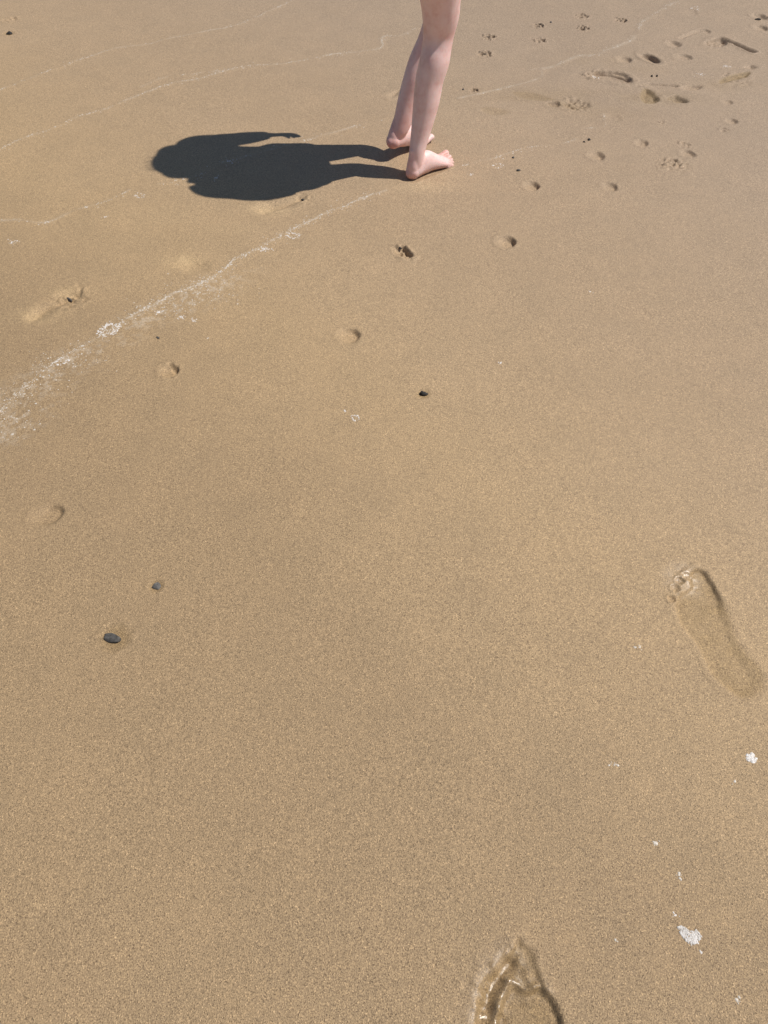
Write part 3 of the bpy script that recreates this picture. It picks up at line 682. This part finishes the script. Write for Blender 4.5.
# legs
def L(px, py, Y, hw):
    p = on_y(px, py, Y); dist = (p - Vector((0, 0, CAM_H))).dot(Vector((0, math.cos(PITCH), -math.sin(PITCH))))
    return p, hw * dist / F
ankR = OR + fx * .036 + UP * .045
PEL = Vector((.105, 2.280, .665)); hipR = PEL - LF * .062; hipL = PEL + LF * .070
hipR.z = hipL.z = .645
legR = [(OR + fx * .032 + UP * .028, .0205, .021)]
for (px, py, hw, dY, dp) in [(416.8,153,7.9,.0,1.15),(419.4,139,9.0,.008,1.1),(423.0,120,11.2,.018,1.05),(426.6,100,13.2,.026,1.0),(429.5,80,14.1,.033,.98),(434.3,62,15.0,.038,.95),(437.0,47,14.8,.046,.9),(438.8,33,15.8,.050,.88),(440.7,16,18.6,.046,.86),(440.6,0,20.3,.040,.86)]:
    p, r = L(px, py, YR + dY, hw); legR.append((p, r, r * dp))
p, r = legR[-1][0], legR[-1][1]
legR += [(p.lerp(hipR, .45), .068, .060), (hipR, .076, .08)]
body.loft(legR, side=Vector((1, 0, 0)), nseg=32)
ankL = OL + fxp * .034 + upp * .05
YL = ankL.y
legL = [(OL + fxp * .032 + upp * .028, .0205, .021)]
for (px, py, hw, dY, dp) in [(398.6,131,8.4,0,1.15),(403.4,119,9.6,.006,1.1),(409.6,98,11.4,.018,1.0),(415.6,80,12.6,.028,1.0),(421.9,62,13.2,.04,.95),(430.3,42,13.0,.050,.9),(436.5,24,13.8,.055,.88),(440.5,8,15.8,.052,.88)]:
    p, r = L(px, py, YL + dY, hw); legL.append((p, r, r * dp))
p = legL[-1][0]; legL += [(p.lerp(hipL, .5), .067, .060), (hipL, .076, .08)]
body.loft(legL, side=Vector((1, 0, 0)), nseg=32)
body.ball(legR[9][0] + HD * .014 + UP * -.012, (.030, .029, .030)); 
body.ball(OR + fx * .034 - fyR * .0165 + UP * .050, (.010, .0055, .011), (fx, fyR, UP)); body.ball(OR + fx * .040 + fyR * .0195 + UP * .054, (.010, .006, .011), (fx, fyR, UP))
for O_, a_, b_, c_ in ((OR, fx, fyR, UP), (OL, fxp, fyl, upp)):
    body.loft([(O_ + a_ * .022 + c_ * .018, .0205, .019), (O_ + a_ * .0215 + c_ * .036, .0200, .0195), (O_ + a_ * .026 + c_ * .056, .0185, .0195), (O_ + a_ * .030 + c_ * .075, .0175, .0185)], side=b_)
    body.loft([(O_ + a_ * .036 + c_ * .054, .018, .020), (O_ + a_ * .060 + c_ * .042, .019, .020), (O_ + a_ * .092 + c_ * .030, .018, .018)], side=b_)
body.ball(OL + fxp * .036 - fyl * .0195 + upp * .050, (.009, .006, .009), (fxp, fyl, upp)); body.ball(OL + fxp * .040 + fyl * .0200 + upp * .054, (.010, .007, .010), (fxp, fyl, upp))
# Achilles cords
body.loft([(OR + fx * .012 + UP * .02, .009, .009), (OR + fx * .0145 + UP * .05, .0065, .007), (OR + fx * .018 + UP * .085, .007, .008)], side=fyR, nseg=12)
# torso, neck
NECK = Vector((.100, 2.305, 1.040))
body.loft([(PEL + UP * -.03, .115, .085), (PEL + UP * .05, .112, .083), (Vector((.105, 2.285, .79)), .094, .072), (Vector((.103, 2.292, .90)), .108, .078), (Vector((.103, 2.30, .97)), .118, .075), (Vector((.104, 2.303, 1.010)), .08, .055)], side=LF, nseg=36)
HEAD = Vector((.150, 2.352, 1.140))
body.loft([(NECK + UP * -.03, .038, .038), (NECK + UP * .02, .033, .034), (HEAD + UP * -.06 - HD * .005, .034, .036)], side=LF)
FD = (HD - UP * .18).normalized(); FU = (UP + HD * .18).normalized(); AX = (FD, LF, FU)
def Hd(x, y, z): return HEAD + FD * x + LF * y + FU * z
body.ball(Hd(-.008, 0, .022), (.088, .072, .080), AX, 4)                 # cranium
body.ball(Hd(.022, 0, -.030), (.055, .055, .068), AX, 4)                 # face
body.ball(Hd(.050, 0, -.084), (.022, .024, .018), AX)                    # chin
body.ball(Hd(.045, .030, -.040), (.026, .022, .024), AX); body.ball(Hd(.045, -.030, -.040), (.026, .022, .024), AX)   # cheeks
body.loft([(Hd(.072, 0, .002), .006, .006), (Hd(.080, 0, -.018), .007, .007), (Hd(.087, 0, -.032), .0095, .008)], side=LF, nseg=14)   # nose
for s in (-1, 1):
    body.ball(Hd(-.005, s * .074, -.014), (.015, .006, .024), AX)        # ears
    body.ball(Hd(.066, s * .027, .012), (.012, .020, .007), AX)          # brow
body.ball(Hd(.070, 0, -.052), (.010, .018, .004), AX); body.ball(Hd(.068, 0, -.060), (.010, .016, .005), AX)   # lips
# arms and hands
shR = NECK - LF * .135 + UP * -.022; shL = NECK + LF * .150 + UP * -.012
elR = Vector((.150, 2.138, .810)); wrR = Vector((.180, 2.150, .690))
elL = Vector((.030, 2.468, .800)); wrL = Vector((.050, 2.490, .662))
def arm(sh, el, wr, sgn, hdir):
    body.loft([(sh + (NECK - sh) * .25, .035, .036), (sh, .036, .038), (sh.lerp(el, .4), .031, .033), (el, .025, .026), (el.lerp(wr, .3), .0265, .027), (wr, .0175, .021)], side=LF)
    hd = hdir.normalized(); pn = LF * sgn; fw = hd.cross(pn).normalized()
    if fw.dot(HD) < 0: fw = -fw                                      # thumb side points forward
    palm = wr + hd * .040
    body.loft([(wr, .018, .015), (wr + hd * .022, .025, .012), (wr + hd * .050, .029, .0105), (wr + hd * .062, .027, .009)], side=fw, nseg=20)
    for i, (off, ln) in enumerate(((.0195, .046), (.0066, .052), (-.0062, .048), (-.0183, .038))):
        b0 = wr + hd * .056 + fw * off; c1 = b0 + hd * ln * .42 - pn * .003 ; c2 = b0 + hd * ln * .72 - pn * .012 - fw * off * .05; c3 = b0 + hd * ln * .88 - pn * .023 - fw * off * .08
        body.loft([(b0, .0066, .0066), (c1, .0060, .0060), (c2, .0054, .0054), (c3, .0048, .0048)], side=fw, nseg=12, sub=3)
    body.loft([(wr + hd * .016 + fw * .016, .009, .009), (wr + hd * .036 + fw * .034 - pn * .006, .0075, .0075), (wr + hd * .054 + fw * .040 - pn * .012, .006, .006)], side=pn, nseg=12, sub=3)
arm(shR, elR, wrR, -1, Vector((.10, .12, -1))); arm(shL, elL, wrL, 1, Vector((.22, .05, -1)))
bo = body.build('body', M_SKIN, .0021, 8)
n = len(bo.data.vertices); co = np.empty(n * 3, np.float32); bo.data.vertices.foreach_get('co', co); co = co.reshape(-1, 3)
fl = np.zeros(n, np.float32)
def blob(c, r, a):
    global fl
    d = np.linalg.norm(co - np.array(c, np.float32), axis=1); fl = np.maximum(fl, a * np.clip(1 - d / r, 0, 1) ** .7)
blob(OR + fx * .008 + UP * .008, .032, .9); blob(OR + fx * .05 - fyR * .02, .03, .7); blob(OR + fx * .09 - fyR * .02, .03, .7); blob(OR + fx * .12 - fyR * .025, .03, .6)
blob(OR + fx * .17 + fyR * .02 + UP * .02, .022, .7); blob(OR + fx * .165 + UP * .008, .022, .6); blob(OR + fx * .15 - fyR * .03, .022, .6)
blob(OL + fxp * .008 + upp * .005, .036, 1.0); blob(OL + fxp * .05, .03, .8); blob(OL + fxp * .17 + UP * .01, .03, .7); blob(OL + fxp * .037 + fyl * .023 + upp * .05, .014, .8)
blob(legR[8][0] + HD * .03, .05, .3); blob(OR + UP * .06, .05, .3); blob(OL + upp * .055, .06, .4); blob(wrR, .03, .1)
at = bo.data.attributes.new('flush', 'FLOAT', 'POINT'); at.data.foreach_set('value', fl)
# clothes
sh = Soup()
sh.loft([(Vector((.105, 2.282, .62)), .140, .110), (Vector((.105, 2.282, .70)), .138, .108), (Vector((.104, 2.288, .82)), .138, .104), (Vector((.104, 2.297, .93)), .142, .098), (Vector((.104, 2.302, .99)), .130, .080), (NECK + UP * -.004, .06, .055)], side=LF, nseg=40)
for (a, b, c_) in ((shR, elR, wrR), (shL, elL, wrL)):
    sh.loft([(a + (NECK - a) * .5, .045, .05), (a, .050, .052), (a.lerp(b, .5), .049, .050), (b, .044, .046), (b.lerp(c_, .45), .040, .040), (b.lerp(c_, .88), .029, .031)], side=LF, flat=True)
shirt = sh.build('shirt', M_SHIRT, .006, 4, None)
so = Soup()
so.loft([(PEL + UP * .06, .118, .095), (PEL + UP * -.02, .132, .108), (PEL + UP * -.06, .125, .105)], side=LF, nseg=36)
kR = legR[9][0]; kL = legL[7][0]
def at_z(a, b, z): return a.lerp(b, (z - a.z) / (b.z - a.z))
for (hp, kn) in ((hipR, legR[10][0]), (hipL, legL[8][0])):
    so.loft([(hp + UP * .01, .092, .090), (at_z(hp, kn, .59), .080, .078), (at_z(hp, kn, .555), .076, .074), (at_z(hp, kn, .54), .075, .073)], side=LF, flat=True)
shorts = so.build('shorts', M_SHORTS, .006, 3, None)
ha = Soup()
ha.ball(Hd(-.020, 0, .028), (.090, .100, .080), AX, 4); ha.ball(Hd(-.045, 0, -.010), (.068, .084, .080), AX, 4)
ha.loft([(Hd(-.05, 0, -.01), .10, .05), (Hd(-.065, 0, -.07), .100, .042), (Hd(-.085, 0, -.125), .085, .034), (Hd(-.09, 0, -.16), .066, .022)], side=LF)
for s in (-1, 1): ha.loft([(Hd(.0, s * .075, .03), .022, .03), (Hd(-.01, s * .086, -.03), .018, .032), (Hd(-.02, s * .092, -.10), .015, .03)], side=LF)
ha.ball(Hd(.004, 0, .052), (.086, .080, .046), AX, 4)
for s in (-1, 1): ha.ball(Hd(-.030, s * .055, .048), (.055, .056, .050), AX)
rnd = random.Random(77)
hs = Soup()
for i in range(170):   # flyaway strands
    th = rnd.uniform(0, 6.283); ph = rnd.uniform(.1, 1.25); d = (FU * math.cos(ph) + (LF * math.cos(th) + FD * math.sin(th)) * math.sin(ph)).normalized()
    if d.dot(FD) > .55: continue
    p0 = Hd(-.02, 0, .025) + d * .080; ln = rnd.uniform(.012, .038); sw = Vector((rnd.gauss(0, .4), rnd.gauss(0, .4), rnd.gauss(0, .3)))
    hs.loft([(p0, .0012, .0012), (p0 + (d + sw * .4).normalized() * ln * .6, .001, .001), (p0 + (d * .6 + sw - FD * .5).normalized() * ln, .0007, .0007)], nseg=6, sub=2)
hair = ha.build('hair', M_HAIR, .0028, 1, None)
def small(name, c, r, mat, ax=AX):
    bm = bmesh.new(); bmesh.ops.create_icosphere(bm, subdivisions=3, radius=1)
    for v in bm.verts: p = v.co.copy(); v.co = ax[0] * p.x * r[0] + ax[1] * p.y * r[1] + ax[2] * p.z * r[2]
    me = bpy.data.meshes.new(name); bm.to_mesh(me); bm.free(); me.polygons.foreach_set('use_smooth', [True] * len(me.polygons)); me.materials.append(mat)
    o = bpy.data.objects.new(name, me); o.location = c; col.objects.link(o); return o
hm_ = bpy.data.meshes.new('flyaway_hair'); hs.bm.to_mesh(hm_); hs.bm.free(); hm_.materials.append(M_HAIR)
fly = bpy.data.objects.new('flyaway_hair', hm_); col.objects.link(fly); fly.parent = hair; fly['kind'] = 'stuff'
parts = [bo, shirt, shorts, hair]
for s in (-1, 1):
    e = small('eye', Hd(.067, s * .027, -.002), (.011, .014, .009), M_EYE); parts.append(e)
    ir = small('iris', Vector((0, 0, 0)), (.004, .006, .006), M_IRIS); ir.parent = e; ir.location = FD * .0088
parts.append(small('mouth', Hd(.0755, 0, -.0555), (.0055, .016, .0045), M_LIP))
for p_ in parts:
    p_.parent = child; p_.location = p_.location - ORG
